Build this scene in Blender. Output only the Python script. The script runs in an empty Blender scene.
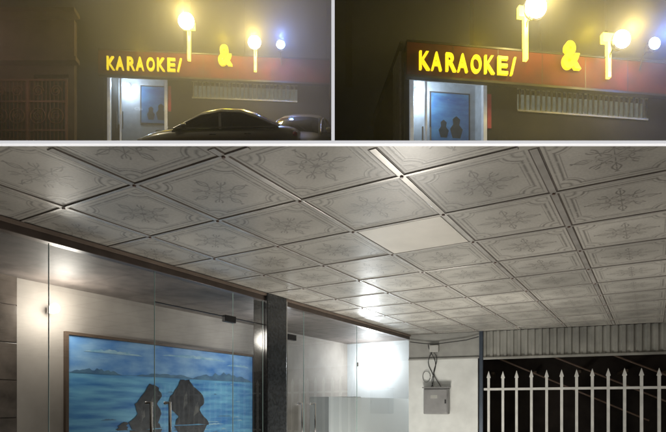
import bpy, bmesh, math, random
from mathutils import Matrix, Vector
random.seed(4)
S=bpy.context.scene
R=math.radians
EYE=1.6
# ---------------------------------------------------------------- materials
def mat(name,col,rough=.6,metal=0,var=.15,scale=6,bump=.0,emit=None,estr=0,spec=.5,coat=0,detail=6):
    m=bpy.data.materials.new(name); m.use_nodes=True
    n=m.node_tree.nodes; l=m.node_tree.links
    b=n['Principled BSDF']
    tc=n.new('ShaderNodeTexCoord'); ns=n.new('ShaderNodeTexNoise')
    ns.inputs['Scale'].default_value=scale; ns.inputs['Detail'].default_value=detail
    l.new(tc.outputs['Object'],ns.inputs['Vector'])
    cr=n.new('ShaderNodeValToRGB')
    cr.color_ramp.elements[0].position=.3; cr.color_ramp.elements[1].position=.7
    cr.color_ramp.elements[0].color=[c*(1-var) for c in col]+[1]
    cr.color_ramp.elements[1].color=[min(1,c*(1+var)) for c in col]+[1]
    l.new(ns.outputs['Fac'],cr.inputs['Fac']); l.new(cr.outputs['Color'],b.inputs['Base Color'])
    b.inputs['Roughness'].default_value=rough; b.inputs['Metallic'].default_value=metal
    b.inputs['Specular IOR Level'].default_value=spec; b.inputs['Coat Weight'].default_value=coat
    if bump:
        bp=n.new('ShaderNodeBump'); bp.inputs['Strength'].default_value=bump; bp.inputs['Distance'].default_value=.02
        l.new(ns.outputs['Fac'],bp.inputs['Height']); l.new(bp.outputs['Normal'],b.inputs['Normal'])
    if emit:
        b.inputs['Emission Color'].default_value=list(emit)+[1]; b.inputs['Emission Strength'].default_value=estr
        m.cycles.emission_sampling='NONE'
    return m
def glassmat(name,tint,refl=.12,rough=.0,frost=0):
    m=bpy.data.materials.new(name); m.use_nodes=True
    n=m.node_tree.nodes; l=m.node_tree.links; n.clear()
    o=n.new('ShaderNodeOutputMaterial'); t=n.new('ShaderNodeBsdfTransparent'); g=n.new('ShaderNodeBsdfGlossy')
    t.inputs['Color'].default_value=list(tint)+[1]; g.inputs['Roughness'].default_value=rough
    f=n.new('ShaderNodeLayerWeight'); f.inputs['Blend'].default_value=.5
    p=n.new('ShaderNodeMath'); p.operation='POWER'; l.new(f.outputs['Facing'],p.inputs[0]); p.inputs[1].default_value=4
    a=n.new('ShaderNodeMath'); a.operation='MULTIPLY_ADD'; a.inputs[1].default_value=.7; a.inputs[2].default_value=refl; a.use_clamp=True
    l.new(p.outputs[0],a.inputs[0])
    mx=n.new('ShaderNodeMixShader'); l.new(a.outputs[0],mx.inputs[0]); l.new(t.outputs[0],mx.inputs[1]); l.new(g.outputs[0],mx.inputs[2])
    last=mx
    if frost:
        d=n.new('ShaderNodeBsdfDiffuse'); d.inputs['Color'].default_value=(.75,.78,.78,1)
        tr=n.new('ShaderNodeBsdfTranslucent'); tr.inputs['Color'].default_value=(.75,.78,.78,1)
        m1=n.new('ShaderNodeMixShader'); m1.inputs[0].default_value=.6; l.new(d.outputs[0],m1.inputs[1]); l.new(tr.outputs[0],m1.inputs[2])
        m2=n.new('ShaderNodeMixShader'); m2.inputs[0].default_value=frost; l.new(mx.outputs[0],m2.inputs[1]); l.new(m1.outputs[0],m2.inputs[2]); last=m2
    l.new(last.outputs[0],o.inputs['Surface'])
    return m
# ---------------------------------------------------------------- helpers
def link(o): S.collection.objects.link(o); return o
def grp(name,M=Matrix()):
    e=link(bpy.data.objects.new(name,None)); e.matrix_world=M; e.empty_display_size=.1; return e
def mesh(name,bm,mt,parent=None,smooth=False,bevel=0,M=None):
    me=bpy.data.meshes.new(name); bmesh.ops.recalc_face_normals(bm,faces=bm.faces); bm.to_mesh(me); bm.free()
    for x in (mt if isinstance(mt,(list,tuple)) else [mt]): me.materials.append(x)
    if smooth:
        for p in me.polygons: p.use_smooth=True
    o=link(bpy.data.objects.new(name,me))
    if parent: o.parent=parent
    if M is not None: o.matrix_basis=M
    if bevel:
        b=o.modifiers.new('b','BEVEL'); b.width=bevel; b.segments=2
    return o
def addbox(bm,x0,x1,y0,y1,z0,z1):
    v=[bm.verts.new(p) for p in [(x0,y0,z0),(x1,y0,z0),(x1,y1,z0),(x0,y1,z0),(x0,y0,z1),(x1,y0,z1),(x1,y1,z1),(x0,y1,z1)]]
    for f in [(0,1,2,3),(4,5,6,7),(0,1,5,4),(1,2,6,5),(2,3,7,6),(3,0,4,7)]: bm.faces.new([v[i] for i in f])
def box(name,x0,x1,y0,y1,z0,z1,mt,parent=None,bevel=0,M=None):
    bm=bmesh.new(); addbox(bm,x0,x1,y0,y1,z0,z1); return mesh(name,bm,mt,parent,bevel=bevel,M=M)
def boxes(name,L,mt,parent=None,bevel=0,M=None):
    bm=bmesh.new()
    for b in L: addbox(bm,*b)
    return mesh(name,bm,mt,parent,bevel=bevel,M=M)
def tube(name,pts,r,mt,parent=None,M=None,cyc=False):
    c=bpy.data.curves.new(name,'CURVE'); c.dimensions='3D'; c.bevel_depth=r; c.bevel_resolution=3; c.use_fill_caps=True
    s=c.splines.new('POLY'); s.points.add(len(pts)-1); s.use_cyclic_u=cyc
    for i,p in enumerate(pts): s.points[i].co=(*p,1)
    c.materials.append(mt); o=link(bpy.data.objects.new(name,c))
    if parent:o.parent=parent
    if M is not None:o.matrix_basis=M
    return o
def ball(name,p,r,mt,parent=None,sc=(1,1,1)):
    bm=bmesh.new(); bmesh.ops.create_uvsphere(bm,u_segments=20,v_segments=12,radius=r)
    bmesh.ops.scale(bm,vec=sc,verts=bm.verts); bmesh.ops.translate(bm,vec=p,verts=bm.verts)
    return mesh(name,bm,mt,parent,smooth=True)
def poly(name,pts,mt,parent=None,M=None):
    bm=bmesh.new(); bm.faces.new([bm.verts.new(p) for p in pts]); return mesh(name,bm,mt,parent,M=M)
def light(name,p,col,w,r=.05,parent=None):
    d=bpy.data.lights.new(name,'POINT'); d.color=col; d.energy=w; d.shadow_soft_size=r
    o=link(bpy.data.objects.new(name,d)); o.location=p
    if parent:o.parent=parent
    return o
# ---------------------------------------------------------------- common mats
white_divider_glow=mat('white_divider_glow',(.85,.85,.83),.5,var=.03,emit=(.9,.9,.93),estr=.7)  # divider strips: brightness put in by emission, not a lamp
frame_brown=mat('brown_aluminium',(.085,.065,.055),.35,.3,var=.2)
black=mat('black_metal',(.02,.02,.022),.45,.4)
steel=mat('brushed_steel',(.6,.6,.6),.25,1,var=.05)
# ================================================================= LOWER SET
A=31
dA=Vector((math.sin(R(A)),math.cos(R(A)),0)); dR=Vector((math.cos(R(A)),-math.sin(R(A)),0))
FL=Matrix.Rotation(R(-A),4,'Z')
H=2.9; T=.70; V0=-1.91; U0=3.47; GV=-3.84
def toL(X,Y): return (X*dR.x+Y*dR.y, X*dA.x+Y*dA.y)
P1=(1.245,9.82); fd=Vector((.933,-.36)).normalized()
EY=2.655
def ceilmat():
    m=bpy.data.materials.new('pvc_ceiling_tiles'); m.use_nodes=True
    n=m.node_tree.nodes;l=m.node_tree.links;b=n['Principled BSDF']
    def mm(op,a,b_=None,c=None,clamp=False):
        q=n.new('ShaderNodeMath'); q.operation=op; q.use_clamp=clamp
        for i,v in enumerate((a,b_,c)):
            if v is None: continue
            if isinstance(v,(int,float)): q.inputs[i].default_value=v
            else: l.new(v,q.inputs[i])
        return q.outputs[0]
    tc=n.new('ShaderNodeTexCoord'); sp=n.new('ShaderNodeSeparateXYZ')
    nz=n.new('ShaderNodeTexNoise'); nz.inputs['Scale'].default_value=22; nz.inputs['Detail'].default_value=4
    l.new(tc.outputs['Object'],nz.inputs['Vector']); l.new(tc.outputs['Object'],sp.inputs[0])
    tx=mm('DIVIDE',mm('SUBTRACT',sp.outputs[0],V0),T); ty=mm('DIVIDE',mm('SUBTRACT',sp.outputs[1],U0),T)
    fx=mm('SUBTRACT',mm('FLOORED_MODULO',tx,1),.5); fy=mm('SUBTRACT',mm('FLOORED_MODULO',ty,1),.5)
    ax=mm('ABSOLUTE',fx); ay=mm('ABSOLUTE',fy)
    wob=mm('MULTIPLY',mm('SUBTRACT',nz.outputs['Fac'],.5),.035)
    Mx=mm('MAXIMUM',ax,ay)
    def band(v,c,w):
        d=mm('ABSOLUTE',mm('SUBTRACT',v,c)); return mm('SUBTRACT',1,mm('DIVIDE',d,w),clamp=True)
    def less(a,b_): return mm('LESS_THAN',a,b_)
    r0=mm('SQRT',mm('ADD',mm('MULTIPLY',fx,fx),mm('MULTIPLY',fy,fy))); r=mm('ADD',r0,wob)
    th=mm('ARCTAN2',fy,fx)
    cx=mm('SUBTRACT',.40,ax); cy=mm('SUBTRACT',.40,ay)
    rc=mm('SQRT',mm('ADD',mm('MULTIPLY',cx,cx),mm('MULTIPLY',cy,cy))); rcw=mm('ADD',rc,wob)
    inner=less(Mx,.40); nocorner=mm('GREATER_THAN',rc,.13)
    L1=mm('MULTIPLY',band(Mx,.385,.017),nocorner)
    L2=mm('MULTIPLY',band(rc,.13,.017),inner)
    L2b=mm('MULTIPLY',mm('MULTIPLY',band(rc,.165,.009),inner),.7)
    L3=mm('MULTIPLY',band(Mx,.43,.012),.85)
    L4=mm('MULTIPLY',mm('MULTIPLY',band(Mx,.355,.008),mm('GREATER_THAN',rc,.165)),.7)
    Cs=mm('MULTIPLY',mm('MULTIPLY',band(rcw,.06,.022),less(Mx,.42)),.8)
    a8=mm('ABSOLUTE',mm('SINE',mm('MULTIPLY',th,4)))
    tang=mm('MULTIPLY',mm('MULTIPLY',a8,r0),.25)
    four=mm('ABSOLUTE',mm('COSINE',mm('MULTIPLY',th,2)))
    armlen=mm('ADD',.22,mm('MULTIPLY',four,.09))
    arm=mm('MULTIPLY',mm('SUBTRACT',1,mm('DIVIDE',mm('ABSOLUTE',mm('ADD',tang,mm('MULTIPLY',wob,.3))),.010),clamp=True),less(r0,armlen))
    leafw=mm('MULTIPLY',mm('ABSOLUTE',mm('SINE',mm('MULTIPLY',r0,22))),.03)
    leaf=mm('MULTIPLY',band(tang,leafw,.012),mm('MULTIPLY',less(r0,armlen),.95))
    ring=mm('MULTIPLY',band(r,mm('ADD',.10,mm('MULTIPLY',a8,.035)),.014),.8)
    dot=mm('MULTIPLY',less(r0,.03),.8)
    mask=L1
    for q in (L2,L2b,L3,L4,Cs,arm,leaf,ring,dot): mask=mm('MAXIMUM',mask,q)
    worn=mm('ADD',.5,mm('MULTIPLY',mm('GREATER_THAN',nz.outputs['Fac'],.42),.5))
    fine=n.new('ShaderNodeTexNoise'); fine.inputs['Scale'].default_value=60; fine.inputs['Detail'].default_value=4; l.new(tc.outputs['Object'],fine.inputs['Vector'])
    mask=mm('MULTIPLY',mm('MULTIPLY',mask,worn),.78,clamp=True)
    field=mm('MULTIPLY',mm('SUBTRACT',1,mm('DIVIDE',r0,.33),clamp=True),.30)
    mask=mm('MAXIMUM',mask,field)
    cmb=n.new('ShaderNodeCombineXYZ'); l.new(mm('FLOOR',tx),cmb.inputs[0]); l.new(mm('FLOOR',ty),cmb.inputs[1])
    wn=n.new('ShaderNodeTexWhiteNoise'); l.new(cmb.outputs[0],wn.inputs['Vector'])
    big=n.new('ShaderNodeTexNoise'); big.inputs['Scale'].default_value=1.1; big.inputs['Detail'].default_value=6; l.new(tc.outputs['Object'],big.inputs['Vector'])
    mix=n.new('ShaderNodeMix'); mix.data_type='RGBA'
    mix.inputs[6].default_value=(.60,.58,.53,1); mix.inputs[7].default_value=(.14,.125,.11,1); l.new(mask,mix.inputs[0])
    br=mm('ADD',mm('ADD',.72,mm('MULTIPLY',wn.outputs['Value'],.18)),mm('ADD',mm('MULTIPLY',mm('SUBTRACT',big.outputs['Fac'],.5),.8),mm('MULTIPLY',mm('SUBTRACT',fine.outputs['Fac'],.5),.3)))
    vm=n.new('ShaderNodeVectorMath'); vm.operation='SCALE'; l.new(mix.outputs[2],vm.inputs[0]); l.new(br,vm.inputs['Scale'])
    l.new(vm.outputs[0],b.inputs['Base Color'])
    l.new(mm('ADD',.24,mm('MULTIPLY',big.outputs['Fac'],.2)),b.inputs['Roughness'])
    b.inputs['Specular IOR Level'].default_value=.4
    bp=n.new('ShaderNodeBump'); bp.inputs['Strength'].default_value=.12; bp.inputs['Distance'].default_value=.003
    l.new(mm('ADD',mask,mm('MULTIPLY',big.outputs['Fac'],3)),bp.inputs['Height']); l.new(bp.outputs['Normal'],b.inputs['Normal'])
    return m
cm=ceilmat()
def farpt(t): return (P1[0]+fd.x*t,P1[1]+fd.y*t)
def onGlass(Y): return (GV-Y*dR.y)/dR.x
pl=[(onGlass(EY),EY),(9.,EY),farpt(9.3),farpt(.153)]
pl=[toL(*p) for p in pl]
ceiling=grp('canopy_ceiling',FL)
bm=bmesh.new()
lo=[bm.verts.new((x,y,H)) for x,y in pl]; hi=[bm.verts.new((x,y,H+.012)) for x,y in pl]
bm.faces.new(lo); bm.faces.new(hi)
for i in range(len(pl)): j=(i+1)%len(pl); bm.faces.new([lo[i],lo[j],hi[j],hi[i]])
mesh('tiles',bm,cm,ceiling)
rib=mat('ceiling_joint',(.50,.48,.45),.25,.3,var=.15); ribd=mat('ceiling_joint_groove',(.10,.08,.065),.5)
stud=mat('ceiling_stud',(.14,.08,.06),.4)
def clip(p,q):
    n=len(pl); t0,t1=0.,1.; d=(q[0]-p[0],q[1]-p[1])
    cx=sum(a for a,_ in pl)/n; cy=sum(b for _,b in pl)/n
    for i in range(n):
        a=pl[i];b=pl[(i+1)%n]; nx=-(b[1]-a[1]); ny=b[0]-a[0]
        if nx*(cx-a[0])+ny*(cy-a[1])<0: nx,ny=-nx,-ny
        num=nx*(p[0]-a[0])+ny*(p[1]-a[1]); den=nx*d[0]+ny*d[1]
        if abs(den)<1e-6:
            if num<0: return None
            continue
        t=-num/den
        if den>0:t0=max(t0,t)
        else:t1=min(t1,t)
    return (t0,t1) if t1>t0 else None
LA=[];LB=[];G=[]
for i in range(-2,16):
    v=V0+i*T
    c=clip((v,-12),(v,20))
    if c:
        a=-12+32*c[0]+.03;b=-12+32*c[1]-.03
        G.append((v-.028,v+.028,a,b,H-.0015,H+.004)); LA.append((v-.019,v+.019,a,b,H-.005,H+.003))
for j in range(-14,12):
    u=U0+j*T
    c=clip((-12,u),(20,u))
    if c:
        a=-12+32*c[0]+.03;b=-12+32*c[1]-.03
        G.append((a,b,u-.018,u+.018,H-.0022,H+.0046)); LB.append((a,b,u-.012,u+.012,H-.006,H+.0035))
boxes('joint_grooves',G,ribd,ceiling); boxes('joint_ribs',LA,rib,ceiling,.0015); boxes('cross_ribs',LB,rib,ceiling,.0015)
bm=bmesh.new()
def inside(x,y):
    w=FL@Vector((x,y,0))
    return w.y>EY+.05 and x>GV+.1 and (w.x-P1[0])*(-fd.y)+(w.y-P1[1])*fd.x<-.1
for i in range(-3,13):
    for j in range(-12,12):
        x=V0+i*T;y=U0+j*T
        if inside(x,y):
            bmesh.ops.create_cone(bm,cap_ends=True,segments=10,radius1=.009,radius2=.012,depth=.008,matrix=Matrix.Translation((x,y,H-.0085)))
mesh('studs',bm,stud,ceiling)
plain=mat('plain_replacement_tile',(.72,.69,.62),.4,var=.10,scale=2.5)
box('plain_tile',V0+.03,V0+T-.03,U0+.022,U0+T-.022,H-.004,H+.002,plain,ceiling)
box('glowing_divider_strip',-5,9,EY-.03,EY-.003,H-.002,H+.0125,white_divider_glow)  # added glowing strip dividing lower set from upper sets

# --- storefront
tan=mat('storefront_reveal_tan',(.20,.155,.125),.4,var=.2,scale=3)
sf=grp('glass_storefront',FL)
glass=glassmat('clear_glass',(.90,.92,.92),.07)
frost=glassmat('frosted_film',(.85,.9,.9),.04,.15,.75)
UA,UB=.4,9.3
box('head_rail',GV-.06,GV+.02,UA,UB,H-.09,H-.004,frame_brown,sf,.004)
box('head_rail_lip',GV+.022,GV+.04,UA,UB,H-.035,H-.008,tan,sf)
box('bottom_rail',GV-.05,GV+.02,UA,UB,.0,.08,frame_brown,sf)
ge=mat('glass_edge',(.3,.42,.4),.2,emit=(.4,.5,.5),estr=.03)
for a,b in [(.42,2.285),(2.295,3.265),(3.275,4.31),(4.32,4.82),(5.28,5.66),(5.67,7.1),(7.11,9.2)]:
    poly('glass_pane',[(GV,a,.09),(GV,b,.09),(GV,b,H-.095),(GV,a,H-.095)],glass,sf)
    box('pane_edge',GV-.009,GV+.001,b,b+.004,.09,H-.095,ge,sf)
poly('frosted_band',[(GV-.014,6.3,.5),(GV-.014,9.2,.5),(GV-.014,9.2,1.72),(GV-.014,6.3,1.72)],frost,sf)
box('dark_column',GV-.16,GV+.05,4.84,5.22,0,H-.004,mat('dark_granite_column',(.028,.032,.036),.12,var=.4,scale=30,spec=.7),sf,.01)
box('column_side_trim',GV-.05,GV+.03,5.225,5.26,0,H-.006,steel,sf)
for u,z in ((4.25,2.52),(5.38,2.45)):
    box('patch_fitting',GV-.03,GV+.018,u-.08,u+.09,z-.04,z+.03,black,sf,.004)
box('transom_line',GV-.016,GV+.004,3.27,4.83,2.53,2.537,black,sf)
for u in (3.17,3.38,5.52,5.82):
    tube('door_handle',[(GV+.002,u,1.62),(GV+.07,u,1.62),(GV+.07,u,.95),(GV+.002,u,.95)],.016,steel,sf)
# --- interior room
IV=-5.42
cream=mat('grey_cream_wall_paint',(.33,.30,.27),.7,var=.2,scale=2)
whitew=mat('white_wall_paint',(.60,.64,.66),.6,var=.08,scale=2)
room=grp('lobby_interior',FL)
box('back_wall',IV-.12,IV,2.9,9.8,0,2.95,cream,room)
box('end_wall',IV,GV-.02,9.6,9.72,0,2.95,whitew,room)
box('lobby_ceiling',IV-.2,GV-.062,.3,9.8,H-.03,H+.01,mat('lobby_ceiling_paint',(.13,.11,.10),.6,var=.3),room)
box('lobby_floor',IV,GV-.05,.3,9.6,-.02,.02,mat('lobby_floor_tile',(.4,.38,.35),.2),room)
tilew=[]
bt=mat('dark_glossy_wall_tile',(.12,.10,.085),.18,var=.4,scale=5)
for i in range(6):
    for j in range(8):
        tilew.append((IV+.02,IV+.04,-.35+i*.54,.18+i*.54,j*.37,j*.37+.362))
boxes('dark_wall_tiles',tilew,bt,room,.003)
box('tile_backing',IV-.1,IV+.018,-.5,2.88,0,2.95,frame_brown,room)
box('white_counter_board',-5.3,-4.3,8.0,8.1,.0,1.75,whitew,room,.01)
box('door_jamb',IV+.002,IV+.05,7.25,7.33,0,2.3,frame_brown,room)
lampglass=mat('lamp_glass',(.9,.9,.9),.4,emit=(1,.95,.85),estr=6)
def sconce(p,w,col):
    g=grp('wall_lamp',FL)
    ball('globe',p,.05,lampglass,g)
    box('bracket',p[0]-.09,p[0]-.055,p[1]-.03,p[1]+.03,p[2]-.05,p[2]+.03,steel,g)
    light('bulb',(p[0]+.16,p[1],p[2]),col,w,.14,g)
sconce((IV+.15,3.2,2.60),26,(1,.93,.82))
sconce((IV+.5,9.3,2.42),52,(.95,.98,1))
light('lobby_fill_bulb',(IV+.8,6.0,2.6),(.92,.96,1),12,.25,room)
# --- seascape painting
pt=grp('seascape_painting',FL@Matrix.Translation((IV,0,0)))
def sea(name,c1,c2,sc,stretch,rough=.45):
    m=mat(name,c1,rough,scale=1); n=m.node_tree.nodes;l=m.node_tree.links
    ns=[x for x in n if x.type=='TEX_NOISE'][0]; cr=[x for x in n if x.type=='VALTORGB'][0]
    mp=n.new('ShaderNodeMapping'); mp.inputs['Scale'].default_value=stretch
    tc=[x for x in n if x.type=='TEX_COORD'][0]; l.new(tc.outputs['Object'],mp.inputs[0]); l.new(mp.outputs[0],ns.inputs['Vector'])
    ns.inputs['Scale'].default_value=sc; cr.color_ramp.elements[0].color=(*c1,1); cr.color_ramp.elements[1].color=(*c2,1)
    return m
skyp=sea('painted_sky',(.04,.20,.56),(.28,.50,.75),2.6,(1,1,2.6))
seap=sea('painted_sea',(.03,.18,.50),(.20,.52,.75),3,(1,.6,5))
rockp=sea('painted_rock',(.006,.007,.012),(.05,.055,.065),9,(1,1,1.5))
rockh=sea('painted_rock_light',(.05,.055,.06),(.16,.16,.15),16,(1,1,1))
islep=sea('painted_island',(.05,.13,.26),(.12,.26,.38),6,(1,1,2))
foam=sea('painted_foam',(.12,.35,.58),(.45,.65,.75),8,(1,1,3))
y0,y1,z0,z1=3.42,6.5,.8,2.36
box('canvas_sky',.012,.03,y0,y1,1.96,z1,skyp,pt); box('canvas_sea',.012,.031,y0,y1,z0,1.958,seap,pt)
boxes('frame',[(.004,.05,y0-.035,y0-.002,z0-.035,z1+.035),(.004,.05,y1+.002,y1+.035,z0-.035,z1+.035),(.004,.05,y0-.002,y1+.002,z1+.002,z1+.035),(.004,.05,y0-.002,y1+.002,z0-.035,z0-.002)],mat('dark_wood_frame',(.10,.07,.05),.4),pt)
def shape(name,pts,m,d): return poly(name,[(d,a,b) for a,b in pts],m,pt)
def ridge(name,a,b,base,h,m,d,seed,n=22):
    random.seed(seed); pts=[(a,base)]
    for i in range(1,n): 
        t=i/n; pts.append((a+(b-a)*t, base+h*math.sin(math.pi*t)**.7*(.5+.5*random.random())))
    pts.append((b,base)); shape(name,pts,m,d)
ridge('island',3.43,4.1,1.955,.07,islep,.034,1); ridge('island',4.3,5.3,1.955,.06,islep,.034,2); ridge('island',5.2,6.48,1.955,.13,islep,.035,3)
for k,(a,b,z) in enumerate([(3.6,4.4,2.2),(4.7,5.9,2.24),(5.9,6.4,2.18)]): ridge('cloud',a,b,z,.05,foam,.033,5+k)
random.seed(77)
for k in range(40):
    a=random.uniform(3.45,6.1); z=random.uniform(.85,1.92); w=random.uniform(.12,.5)*(1.9-z+.25); ridge('wave',a,min(6.48,a+w),z,.012+.02*(1.95-z),foam if k%3 else islep,.0345+.00005*k,20+k,12)
def rock(cx,base,w,h,prof,seed):
    random.seed(seed); pts=[]
    n=len(prof)
    for i in range(n):
        a=prof[i]; b=prof[(i+1)%n]
        for t in (0,.33,.66):
            x=a[0]+(b[0]-a[0])*t; z=a[1]+(b[1]-a[1])*t
            pts.append((cx+w*(x+random.uniform(-.03,.03)),base+h*(z+random.uniform(-.02,.02))))
    shape('rock',pts,rockp,.038)
pA=[(-.45,0),(-.55,.15),(-.3,.35),(-.38,.55),(-.15,.75),(.1,1),(.4,.95),(.52,.75),(.35,.55),(.5,.35),(.38,.15),(.55,0)]
pB=[(-.35,0),(-.3,.2),(-.55,.4),(-.5,.62),(-.3,.8),(-.22,.98),(.02,1.0),(.15,.85),(.4,.72),(.52,.5),(.36,.32),(.6,.12),(.65,0)]
rock(4.45,1.3,.46,.56,pA,3); rock(5.14,1.33,.6,.62,pB,8); rock(4.1,1.3,.16,.1,pA,5)
for (a,b,w,h) in ((4.50,1.52,.07,.2),(4.38,1.42,.05,.13),(5.05,1.55,.08,.24),(5.24,1.45,.1,.2)):
    shape('rock_face',[(a,b),(a+w,b+h*.3),(a+w*.8,b+h),(a+w*.3,b+h*.7)],rockh,.0385)
shape('rock_reflection',[(4.2,1.295),(4.7,1.295),(4.6,1.12),(4.52,1.15),(4.42,1.02),(4.3,1.16)],rockp,.0372); shape('rock_reflection',[(4.9,1.325),(5.5,1.325),(5.35,1.1),(5.22,1.16),(5.1,1.02),(5.0,1.2)],rockp,.0372)

# --- far wall with pillar, band and railing
FB=Matrix.Translation((P1[0],P1[1],0))@Matrix.Rotation(math.atan2(fd.y,fd.x),4,'Z')
wallw=mat('white_plaster',(.74,.76,.74),.75,var=.12,scale=3,bump=.1)
wg=mat('grey_plaster',(.36,.36,.34),.8,var=.15,scale=4,bump=.1)
pw=grp('end_pillar_wall',FB)
box('white_panel',.16,1.4,0,.14,0,2.43,wallw,pw,.005)
box('grey_head',.16,1.42,.02,.16,2.432,H-.003,wg,pw)
box('ledge',.16,1.42,-.02,.018,2.425,2.45,wg,pw)
box('corner_post',1.425,1.485,-.03,.12,0,H-.003,mat('dark_blue_post',(.06,.08,.11),.4,.3),pw)
eb=grp('electric_meter_box',FB)
gb=mat('grey_box_enamel',(.26,.26,.26),.4,.2,var=.15)
box('case',.47,.91,-.17,-.002,1.44,1.9,gb,eb,.015); box('door',.49,.89,-.185,-.172,1.46,1.88,gb,eb,.006)
box('latch',.85,.875,-.2,-.186,1.63,1.70,black,eb); box('rain_lip',.45,.93,-.2,-.002,1.905,1.925,gb,eb,.004)
box('label',.6,.72,-.1875,-.186,1.72,1.78,wg,eb)
wire=mat('cable_rubber',(.03,.03,.03),.6)
cb=grp('wall_cables',FB)
for k,(x,zt) in enumerate([(.58,2.6),(.62,2.55),(.66,2.7)]):
    pts=[]
    for i in range(13):
        t=i/12; pts.append((x+.05*math.sin(t*7+k*2)+(.1*(1-t) if k==1 else -.08*t*k*.5),-.03-.01*k,1.92+(zt-1.92)*t))
    tube('cable',pts,.007,wire,cb)
tube('cable_loop',[(.5+.07*math.cos(a*.5),-.04,2.12+.1*math.sin(a*.5)) for a in range(13)],.005,wire,cb)
tube('ceiling_cable',[(.2,-.05,2.76),(.45,-.05,2.72),(.65,-.05,2.7),(1.2,-.05,2.75),(1.42,-.05,2.8)],.008,wire,cb)
box('junction_box',.56,.72,-.09,.018,2.56,2.68,mat('pale_plastic',(.45,.45,.43),.4),cb,.008)
cor=mat('corrugated_sheet',(.40,.40,.37),.4,.4,var=.25,scale=3)
bm=bmesh.new(); pr=None; x=1.49; i=0
while x<9:
    y=.02 if (i//2)%2==0 else .05
    a=bm.verts.new((x,y,2.44)); b=bm.verts.new((x,y,H-.004))
    if pr: bm.faces.new([pr[0],a,b,pr[1]])
    pr=(a,b); x+=(.012 if i%2 else .045); i+=1
mesh('corrugated_band',bm,cor,M=FB)
box('steel_beam',1.49,9,-.02,.015,2.40,2.44,cor,bevel=.004,M=FB)
rail=grp('spear_top_railing',FB)
rw=mat('white_gloss_paint',(.74,.74,.71),.35,var=.12)
bm=bmesh.new(); x=1.58; random.seed(12)
while x<9:
    dx=random.uniform(-.008,.008); dz=random.uniform(-.008,.008)
    addbox(bm,x-.021+dx,x+.021+dx,.02,.058,0.1,2.08)
    a=[bm.verts.new((p[0]+dx,p[1],p[2]+dz)) for p in [(x-.034,.018,2.08),(x+.034,.018,2.08),(x+.034,.06,2.08),(x-.034,.06,2.08),(x,.039,2.2)]]
    b=bm.verts.new((x+dx,.039,2.05))
    for q in range(4): bm.faces.new([a[q],a[(q+1)%4],a[4]]); bm.faces.new([a[q],a[(q+1)%4],b])
    x+=.235
mesh('bars',bm,rw,rail)
boxes('rails',[(1.5,9,.012,.0195,1.86,1.90),(1.5,9,.0585,.066,1.86,1.90),(1.5,9,.012,.066,1.0,1.04),(1.5,9,.012,.066,.15,.19)],rw,rail)
dk=mat('dark_neighbour_wall',(.05,.04,.035),.9,var=.5,scale=1.5)
nb=grp('neighbour_shed',FB)
box('wall',-1,12,5,5.2,0,2.3,dk,nb)
boxes('roof_battens',[(.5+i*.9,.56+i*.9,3,5,2.3,2.36) for i in range(11)],mat('old_timber',(.14,.10,.07),.8),nb)
rp=mat('rusty_pipe',(.2,.14,.11),.7)
for k in range(6):
    tube('slanted_pipe',[(1.2+k*1.1,1.6,2.75-.03*k),(4.4+k*1.1,2.2,1.3)],.016,rp,nb)
gm=mat('asphalt_ground',(.05,.048,.045),.85,var=.3,scale=2,bump=.3)
poly('ground',[(-400,-400,-.03),(400,-400,-.03),(400,400,-.03),(-400,400,-.03)],gm)
paving=mat('paving',(.35,.33,.3),.3,var=.15,scale=3)
box('paving',-6,9,-4,9.6,-.026,.0,paving)
def ceiling_fill(x,y,w,col=(1,.88,.76)):  # out-of-view fill lamps, added to brighten the canopy ceiling
    g=grp('added_ceiling_fill')
    bm=bmesh.new(); bmesh.ops.create_cone(bm,cap_ends=False,segments=24,radius1=.09,radius2=.12,depth=.12,matrix=Matrix.Translation((x,y,.07))); mesh('housing',bm,black,g)
    light('bulb',(x,y,.3),col,w,.35,g)
ceiling_fill(1.0,6.9,195,(1,.955,.87)); ceiling_fill(.4,3.2,46,(1,.92,.82)); ceiling_fill(4.2,4.8,22,(1,.94,.88))

# ================================================================= UPPER SETS (hillside street)
def ez(z): return z+EYE
hill=mat('hillside_street_asphalt',(.05,.05,.048),.8,var=.35,scale=3,bump=.4)
bm=bmesh.new()
prof=[(12.3,ez(5.3)),(22,ez(10.2)),(60,ez(14))]
vs=[[bm.verts.new((x,y,z)) for y,z in prof] for x in (-60,60)]
for i in range(2): bm.faces.new([vs[0][i],vs[1][i],vs[1][i+1],vs[0][i+1]])
mesh('hillside_street',bm,hill)
bm=bmesh.new(); q=[bm.verts.new(p) for p in [(-60,12.3,ez(5.3)),(60,12.3,ez(5.3)),(60,12.3,ez(-1.63)),(-60,12.3,ez(-1.63))]]; bm.faces.new(q)
mesh('retaining_wall',bm,dk)
pwz=grp('added_divider_wall')  # added wall, keeps light of the two upper sets apart
box('wall',-.03,.03,12.02,24,ez(4),ez(19),mat('dark_plaster',(.03,.028,.022),.9),pwz)
box('front_edge',-.037,.037,11.98,12.018,ez(4),ez(19),white_divider_glow,pwz)  # edge of the added wall, self-lit to stay white

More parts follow.
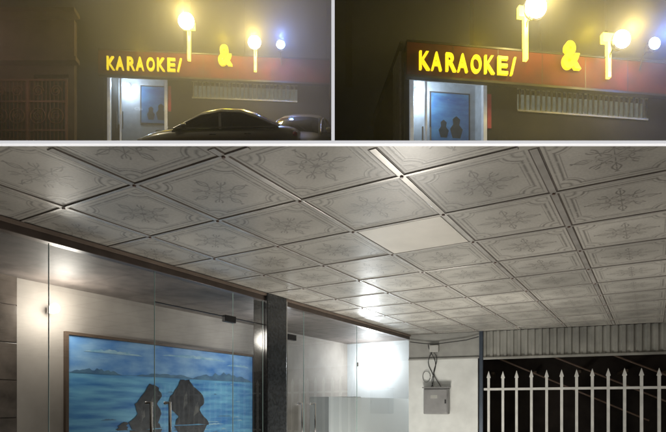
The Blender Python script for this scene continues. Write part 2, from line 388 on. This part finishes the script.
letterm=mat('yellow_lit_letter',(.35,.28,.01),.4,emit=(1,.76,.012),estr=1.25)
bigm=mat('yellow_lit_symbol',(.8,.7,.1),.4,emit=(1,.80,.08),estr=4)
whot=mat('white_lamp_lens',(1,1,.9),.3,emit=(1,.95,.75),estr=30)
bhot=mat('blue_lamp_lens',(.8,.9,1),.3,emit=(.35,.55,1),estr=6)
redf=mat('red_fascia_panel',(.085,.010,.006),.6,var=.35,scale=2,spec=.15)
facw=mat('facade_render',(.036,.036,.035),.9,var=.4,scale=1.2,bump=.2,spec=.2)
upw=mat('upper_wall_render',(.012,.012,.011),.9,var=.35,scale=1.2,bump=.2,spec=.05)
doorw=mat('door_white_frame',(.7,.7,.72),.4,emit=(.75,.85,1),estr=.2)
lobby=mat('lit_lobby_wall',(.6,.62,.65),.6,var=.15)
latt=mat('lattice_white',(.55,.57,.5),.4)
coolg=mat('cool_globe',(1,1,1),.4,emit=(.85,.92,1),estr=6)
blind=mat('lit_window_blind',(.3,.33,.3),.6,var=.5,scale=3,emit=(.6,.7,.6),estr=.14)
posterm=mat('red_poster_board',(.35,.03,.07),.5,emit=(1,.1,.2),estr=.05)
SD=-.30
def karaoke(name,M,hw,f):
    g=grp(name,M); k=27.8
    X=lambda px:(px-190)/k
    Z=lambda py:(143-py)/k
    xl,xr=X(106),hw
    dx0,dx1,dz=X(110),X(168),Z(77)
    wx0,wx1,wz0,wz1=X(192),X(297),Z(97),Z(82)
    top=Z(55)
    boxes('walls',[(xl,dx0,0,.25,-2,top),(dx0,dx1,0,.25,dz,top),(dx1,wx0,0,.25,-2,top),
        (wx0,wx1,0,.25,-2,wz0),(wx0,wx1,0,.25,wz1,top),(wx1,xr,0,.25,-2,top),(xl,xl+.2,.25,4,-2,top),(xl+.2,xr,3.8,4,-2,top)],facw,g)
    box('roof',xl-.1,xr,.0,4.1,top+.002,top+.06,facw,g)
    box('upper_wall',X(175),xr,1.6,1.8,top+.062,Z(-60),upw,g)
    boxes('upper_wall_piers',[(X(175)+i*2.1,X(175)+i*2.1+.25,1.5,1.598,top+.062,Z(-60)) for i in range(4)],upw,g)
    D=1.0
    box('lobby_back',dx0-.1,dx1+.1,D,D+.1,-.6,dz+.7,lobby,g); boxes('lobby_sides',[(dx0-.2,dx0-.1,.26,D,-.6,dz+.7),(dx1+.1,dx1+.2,.26,D,-.6,dz+.7)],lobby,g)
    box('lobby_top',dx0-.2,dx1+.2,.26,D,dz+.702,dz+.76,lobby,g)
    bx=dx0+.45
    light('lobby_bulb',(bx,.65,dz+.0),(.66,.83,1),62,.1,g); ball('lobby_globe',(bx,.85,dz+.12),.07,coolg,g)
    px0,px1=X(135),X(165); zt=dz+.16; zb=Z(122)+.42
    box('painting_canvas',px0,px1,D-.04,D-.02,zb,zt,seapk,g); box('painting_backing',px0-.05,px1+.05,D-.018,D-.003,zb-.05,zt+.05,frame_brown,g)
    for cx,s in ((px0+.35,.5),(px0+.72,.62)):
        poly('painted_rock',[(cx+a*s*.6,D-.043,zb+.12+b*s) for a,b in [(-.3,0),(-.5,.4),(-.25,.62),(-.3,.85),(0,1),(.3,.85),(.22,.6),(.5,.4),(.3,0)]],rockp,g)
    boxes('door_frame',[(dx0,dx0+.1,-.06,.1,-.6,dz),(dx1-.1,dx1,-.06,.1,-.6,dz),(dx0+.1,dx1-.1,-.06,.1,dz-.1,dz),(dx0+.42,dx0+.47,-.03,.06,-.6,dz-.1)],doorw,g,.01)
    poly('door_glass',[(dx0+.1,.0,-.6),(dx1-.1,.0,-.6),(dx1-.1,0,dz-.1),(dx0+.1,0,dz-.1)],glass,g)
    boxes('door_pulls',[(dx0+.32,dx0+.35,-.09,-.04,.4,1.0),(dx0+.53,dx0+.56,-.09,-.04,.4,1.0)],steel,g)
    boxes('planters',[(dx0+.15,dx0+.35,.3,.5,-.6,.75),(dx1-.5,dx1-.25,.3,.5,-.6,.6)],black,g,.03)
    box('red_poster',dx1+.03,dx1+.13,-.03,-.005,1.1,2.0,posterm,g)
    L=[];x=wx0+.04
    while x<wx1: L.append((x,x+.045,-.04,.0,wz0,wz1)); x+=.15
    L+=[(wx0,wx1,-.035,.005,wz0-.05,wz0-.002),(wx0,wx1,-.035,.005,wz1+.002,wz1+.04)]
    boxes('window_lattice',L,latt,g)
    box('window_blind',wx0,wx1,.2,.22,wz0,wz1,blind,g)
    fb,ft=Z(76)+SD,Z(55)+SD+.06
    box('fascia',X(105),xr,-.42,-.302,fb,ft,redf,g,.01)
    boxes('fascia_seams',[(X(105)+1.2*i,X(105)+1.2*i+.015,-.424,-.42,fb,ft) for i in range(1,9) if X(105)+1.2*i<xr],black,g)
    boxes('fascia_trim',[(X(105),xr,-.43,-.3,fb-.06,fb-.003),(X(105),xr,-.43,-.003,ft+.003,ft+.05)],black,g)
    sg=grp('karaoke_sign',M@Matrix.Translation((0,-.46,SD)))
    def txt(s,px,py,h,width,m,nm,off=.012,extr=.035):
        c=bpy.data.curves.new(nm,'FONT'); c.body=s; c.size=1; c.extrude=extr; c.offset=off; c.materials.append(m)
        o=link(bpy.data.objects.new(nm,c)); bpy.context.view_layer.update()
        d=o.dimensions; sx=width/d.x; sy=h/d.y
        o.parent=sg; o.rotation_euler=(R(90),0,0); o.scale=(sx,sy,1); o.location=(X(px),0,Z(py))
        return o
    cw=9.5
    for i,ch in enumerate('KARAOKE/'):
        txt(ch,113+i*cw+(1 if ch=='/' else 0),72.5-.15*i,12.8/k,(4.5 if ch=='/' else 7.6)/k,letterm,'letter_'+('slash' if ch=='/' else ch.lower()),.02)
    txt('T',186.5,59,38/k,11/k,bigm,'symbol_t',.03,.06)
    txt('&',220,63,20/k,14/k,letterm,'ampersand',.04,.06)
    txt('T',251,67,32/k,10/k,bigm,'symbol_t',.03,.06)
    boxes('sign_posts',[(X(191.5),X(193.5),.08,.12,Z(59),Z(20)),(X(226),X(228),.08,.12,Z(63),Z(42)),(X(255),X(257),.08,.12,Z(67),Z(32))],black,sg)
    for px,py,m,col,w,r in ((192,24,whot,(1,.76,.20),290,.27),(256,41,whot,(1,.74,.17),230,.22),(281,42,bhot,(.16,.32,1),190,.15)):
        fl=grp('floodlight',M@Matrix.Translation((X(px),-1.0,Z(py)-.62)))
        ball('lens',(0,0,0),r,m,fl,(1,.5,1))
        bm=bmesh.new(); bmesh.ops.create_cone(bm,cap_ends=False,segments=20,radius1=r*1.05,radius2=r*.8,depth=.12,matrix=Matrix.Translation((0,.14,0))@Matrix.Rotation(R(-90),4,'X')); mesh('reflector',bm,black,fl)
        tube('arm',[(0,.2,0),(0,.45,-.05),(0,.55,-.35)],.015,black,fl)
        light('bulb',(0,-.4,0),col,w*f,.1,fl)
    light('ampersand_glow',(X(227),-1.2,Z(52)+SD),(1,.74,.03),70*f,.2,g)
    light('letter_glow',(X(150),-1.0,Z(62)+SD),(1,.70,.03),18*f,.2,g)
seapk=sea('lobby_painting',(.03,.14,.45),(.15,.4,.65),2.5,(1,1,3))
ML=Matrix.Translation((-5.136,19,ez(9.41)))@Matrix.Rotation(R(4),4,'Z')
MR=Matrix.Translation((4.84,14.1,ez(6.22)))@Matrix.Rotation(R(7),4,'Z')
karaoke('karaoke_building',ML,5.0,1)
karaoke('karaoke_building',MR,6.5,.8)
nh=grp('old_neighbour_house',Matrix.Translation((-12.5,18.4,ez(9.2))))
brw=mat('brown_old_render',(.12,.09,.08),.9,var=.5,scale=1.5,bump=.3)
iron=mat('rusty_iron',(.28,.16,.14),.5,.4)
boxes('walls',[(-3,.9,0,.2,-2,4.2),(.9,1.6,0,.2,-2,.1),(.9,1.6,0,.2,1.7,4.2),(1.6,2.1,0,.2,-2,4.2),(2.1,3.3,0,.2,2.3,4.2),(3.3,3.5,0,.2,-2,4.2)],brw,nh)
boxes('ledges',[(-3,3.7,-.3,0,2.6,2.75),(-3,3.7,-.4,0,4.2,4.35)],brw,nh,.01)
boxes('window_bars',[(.95+i*.13,.975+i*.13,.05,.08,.1,1.7) for i in range(5)],iron,nh)
gt=grp('ornate_iron_gate',Matrix.Translation((-12.5,18.35,ez(9.2))))
boxes('frame',[(.55,.62,-.03,.03,-2,2.1),(3.22,3.29,-.03,.03,-2,2.1),(1.88,1.96,-.03,.03,-2,2.1),(.62,3.22,-.025,.025,2.04,2.1),(.62,3.22,-.025,.025,1.3,1.35),(.62,3.22,-.025,.025,.3,.35)],iron,gt)
boxes('bars',[(.72+i*.14,.742+i*.14,-.01,.01,-2,2.04) for i in range(18)],iron,gt)
def circ(cx,cz,r,a0=0,a1=2*math.pi,n=20,sp=0): return [(cx+(r*(1-sp*i/n))*math.cos(a0+(a1-a0)*i/n),-.02,cz+(r*(1-sp*i/n))*math.sin(a0+(a1-a0)*i/n)) for i in range(n+1)]
for cx in (.95,1.55,2.28,2.9):
    tube('scroll',circ(cx,1.68,.2,0,4*math.pi,30,.8),.018,iron,gt); tube('ring',circ(cx,.82,.26),.018,iron,gt)
    tube('inner_scroll',circ(cx,.82,.18,1,4*math.pi,30,.8),.014,iron,gt)
light('added_house_fill',(1.6,-2.2,2.2),(1,.62,.5),22,.1,nh)  # added weak warm light, no fixture, lifts the house front
def haze(x0,x1,y1,d):
    m=bpy.data.materials.new('night_mist'); m.use_nodes=True; n=m.node_tree.nodes; n.clear()
    o=n.new('ShaderNodeOutputMaterial'); v=n.new('ShaderNodeVolumeScatter'); v.inputs['Density'].default_value=d; v.inputs['Color'].default_value=(.9,.9,.88,1); v.inputs['Anisotropy'].default_value=.3
    m.node_tree.links.new(v.outputs[0],o.inputs['Volume'])
    box('night_mist',x0,x1,12.05,y1,ez(4),ez(19),m)
haze(-17,-.05,23,.075); haze(.05,14,23,.08)

# ---------------------------------------------------------------- car
hl=mat('headlight_lens',(.7,.7,.7),.1); tl=mat('taillight_lens',(.4,.02,.02),.15)
def car(name,M,paint):
    g=grp(name,M)
    cg=glassmat('car_window_tint',(.12,.13,.12),.14)
    st=[(-2.25,.30,.60,.66),(-2.12,.24,.74,.80),(-1.7,.20,.88,.87),(-1.1,.19,.96,.88),(-.4,.19,.98,.89),(.5,.19,.99,.89),(1.3,.2,1.02,.88),(1.85,.22,1.03,.84),(2.2,.3,.95,.76),(2.3,.36,.8,.68)]
    bm=bmesh.new(); rings=[]
    for x,b,t,w in st:
        h=t-b
        pr=[(0,b),(w*.85,b),(w*.98,b+h*.15),(w*1.0,b+h*.45),(w*.985,b+h*.68),(w*.95,b+h*.8),(w*.86,t-.02),(w*.5,t+.02),(0,t+.03)]
        ring=[(y,z) for y,z in pr]+[(-y,z) for y,z in pr[-2:0:-1]]
        rings.append([bm.verts.new((x,y,z)) for y,z in ring])
    for a,b in zip(rings,rings[1:]):
        for i in range(len(a)): j=(i+1)%len(a); bm.faces.new([a[i],a[j],b[j],b[i]])
    bm.faces.new(rings[0]); bm.faces.new(rings[-1])
    o=mesh('body',bm,paint,g,smooth=True); s=o.modifiers.new('s','SUBSURF'); s.levels=2; s.render_levels=2
    gs=[(-1.15,.94,.76,.9),(-.75,1.17,.70,.95),(-.32,1.36,.62,.96),(.15,1.44,.60,.97),(.22,1.44,.60,.97),(.75,1.42,.59,.98),(1.15,1.31,.6,.99),(1.75,1.03,.7,1.0)]
    bm=bmesh.new(); rr=[]
    for x,t,w,b in gs:
        bw=.80 if -1<x<1.6 else .78
        zz=min(b-.03,t-.01)
        sh=t-.10 if t>1.1 else t-.03
        rr.append([bm.verts.new(p) for p in [(x,bw,zz),(x,(bw*.4+w*.6),sh),(x,w*.93,t-.02),(x,w*.5,t+.015),(x,0,t+.02),(x,-w*.5,t+.015),(x,-w*.93,t-.02),(x,-(bw*.4+w*.6),sh),(x,-bw,zz)]])
    for si,(a,b) in enumerate(zip(rr,rr[1:])):
        for i in range(8):
            f=bm.faces.new([a[i],a[i+1],b[i+1],b[i]])
            side=i in (0,7); top=i in (2,3,4,5)
            gl=(side and si not in (3,)) or (top and si in (0,1,6))
            f.material_index=1 if gl else 0
    bm.faces.new(rr[0]); bm.faces.new(rr[-1])
    mesh('cabin',bm,[paint,cg],g,smooth=True)
    chrome=steel
    for s_ in (1,-1):
        tube('roof_rail',[(-1.1,s_*.79,.95),(-.75,s_*.74,1.10),(-.32,s_*.69,1.27),(.2,s_*.67,1.35),(.75,s_*.67,1.33),(1.15,s_*.68,1.22),(1.72,s_*.74,1.01)],.022,chrome,g)
        tube('belt_trim',[(-1.1,s_*.84,.96),(0,s_*.86,.98),(1.7,s_*.83,1.0)],.012,chrome,g)
        ball('door_mirror',(-.75,s_*.98,1.02),.1,paint,g,(.8,1,.65))
        boxes('door_handles',[(-.1,.08,s_*.885-.012,s_*.885+.012,.8,.825),(.85,1.03,s_*.88-.012,s_*.88+.012,.82,.845)],chrome,g)
        ball('headlight',(-2.05,s_*.62,.66),.15,hl,g,(.9,1,.5))
        ball('taillight',(2.18,s_*.6,.82),.15,tl,g,(.5,1,.5))
        for wx in (-1.42,1.42):
            bm=bmesh.new(); bmesh.ops.create_cone(bm,cap_ends=True,segments=32,radius1=.33,radius2=.33,depth=.22,matrix=Matrix.Translation((wx,s_*.8,.33))@Matrix.Rotation(R(90),4,'X')); mesh('tyre',bm,wire,g,bevel=.03)
            bm=bmesh.new(); bmesh.ops.create_cone(bm,cap_ends=True,segments=24,radius1=.2,radius2=.2,depth=.235,matrix=Matrix.Translation((wx,s_*.8,.33))@Matrix.Rotation(R(90),4,'X')); mesh('rim',bm,steel,g,bevel=.02)
    for y in (-.4,0): tube('wiper',[(-1.2,y,.97),(-.85,y+.35,1.14)],.008,black,g)
    return g
slope=math.atan(.5)
pg=mat('silver_grey_car_paint',(.52,.51,.46),.30,.2,var=.04,coat=.7)
def place(X,Y,rz,dz=0): return Matrix.Translation((X,Y,ez(.505*Y-.9+dz)))@Matrix.Rotation(slope,4,'X')@Matrix.Rotation(R(rz),4,'Z')
car('parked_car',place(-3.2,15.4,-2,.08),pg)
car('parked_car',place(-.98,17.0,82),pg)
sl=grp('added_car_lamp',Matrix.Translation((-6.2,12.5,ez(5.4))))  # lamp above the view, added to brighten the parked car
tube('pole',[(-5,0,-.2),(-5,0,8),(-4.6,.1,8.5),(-2.2,.1,8.6)],.06,black,sl); ball('lamp_head',(-2.1,.1,8.55),.14,coolg,sl,(1.4,1,.4))
sp=bpy.data.lights.new('bulb','SPOT'); sp.energy=700; sp.spot_size=R(36); sp.spot_blend=.6; sp.color=(1,.88,.6); sp.shadow_soft_size=.12
so_=link(bpy.data.objects.new('bulb',sp)); so_.parent=sl; so_.location=(-2.1,.1,8.4)
dv=Vector((-3.2,15.4,ez(7.6)))-(Vector((-6.2,12.5,ez(5.4)))+so_.location); so_.rotation_euler=dv.to_track_quat('-Z','Y').to_euler()

# ---------------------------------------------------------------- world, moon, camera
w=bpy.data.worlds.new('World'); S.world=w; w.use_nodes=True
n=w.node_tree.nodes; bg=n['Background']; sk=n.new('ShaderNodeTexSky'); sk.sky_type='NISHITA'; sk.sun_disc=False
sk.sun_elevation=R(1); sk.sun_rotation=R(200); w.node_tree.links.new(sk.outputs[0],bg.inputs[0]); bg.inputs[1].default_value=.003
sd=bpy.data.lights.new('moon','SUN'); sd.energy=.01; sd.angle=R(.5); sd.color=(1,.9,.8); so=link(bpy.data.objects.new('moon',sd)); so.rotation_euler=(R(60),0,R(20))
cd=bpy.data.cameras.new('cam'); co=link(bpy.data.objects.new('camera',cd)); co.location=(0,0,EYE); co.rotation_euler=(R(90),0,0)
cd.sensor_width=36; cd.lens=28.6; cd.shift_y=.284; cd.clip_end=2000; cd.clip_start=.05
S.camera=co
S.view_settings.view_transform='Standard'; S.view_settings.look='None'; S.view_settings.exposure=0
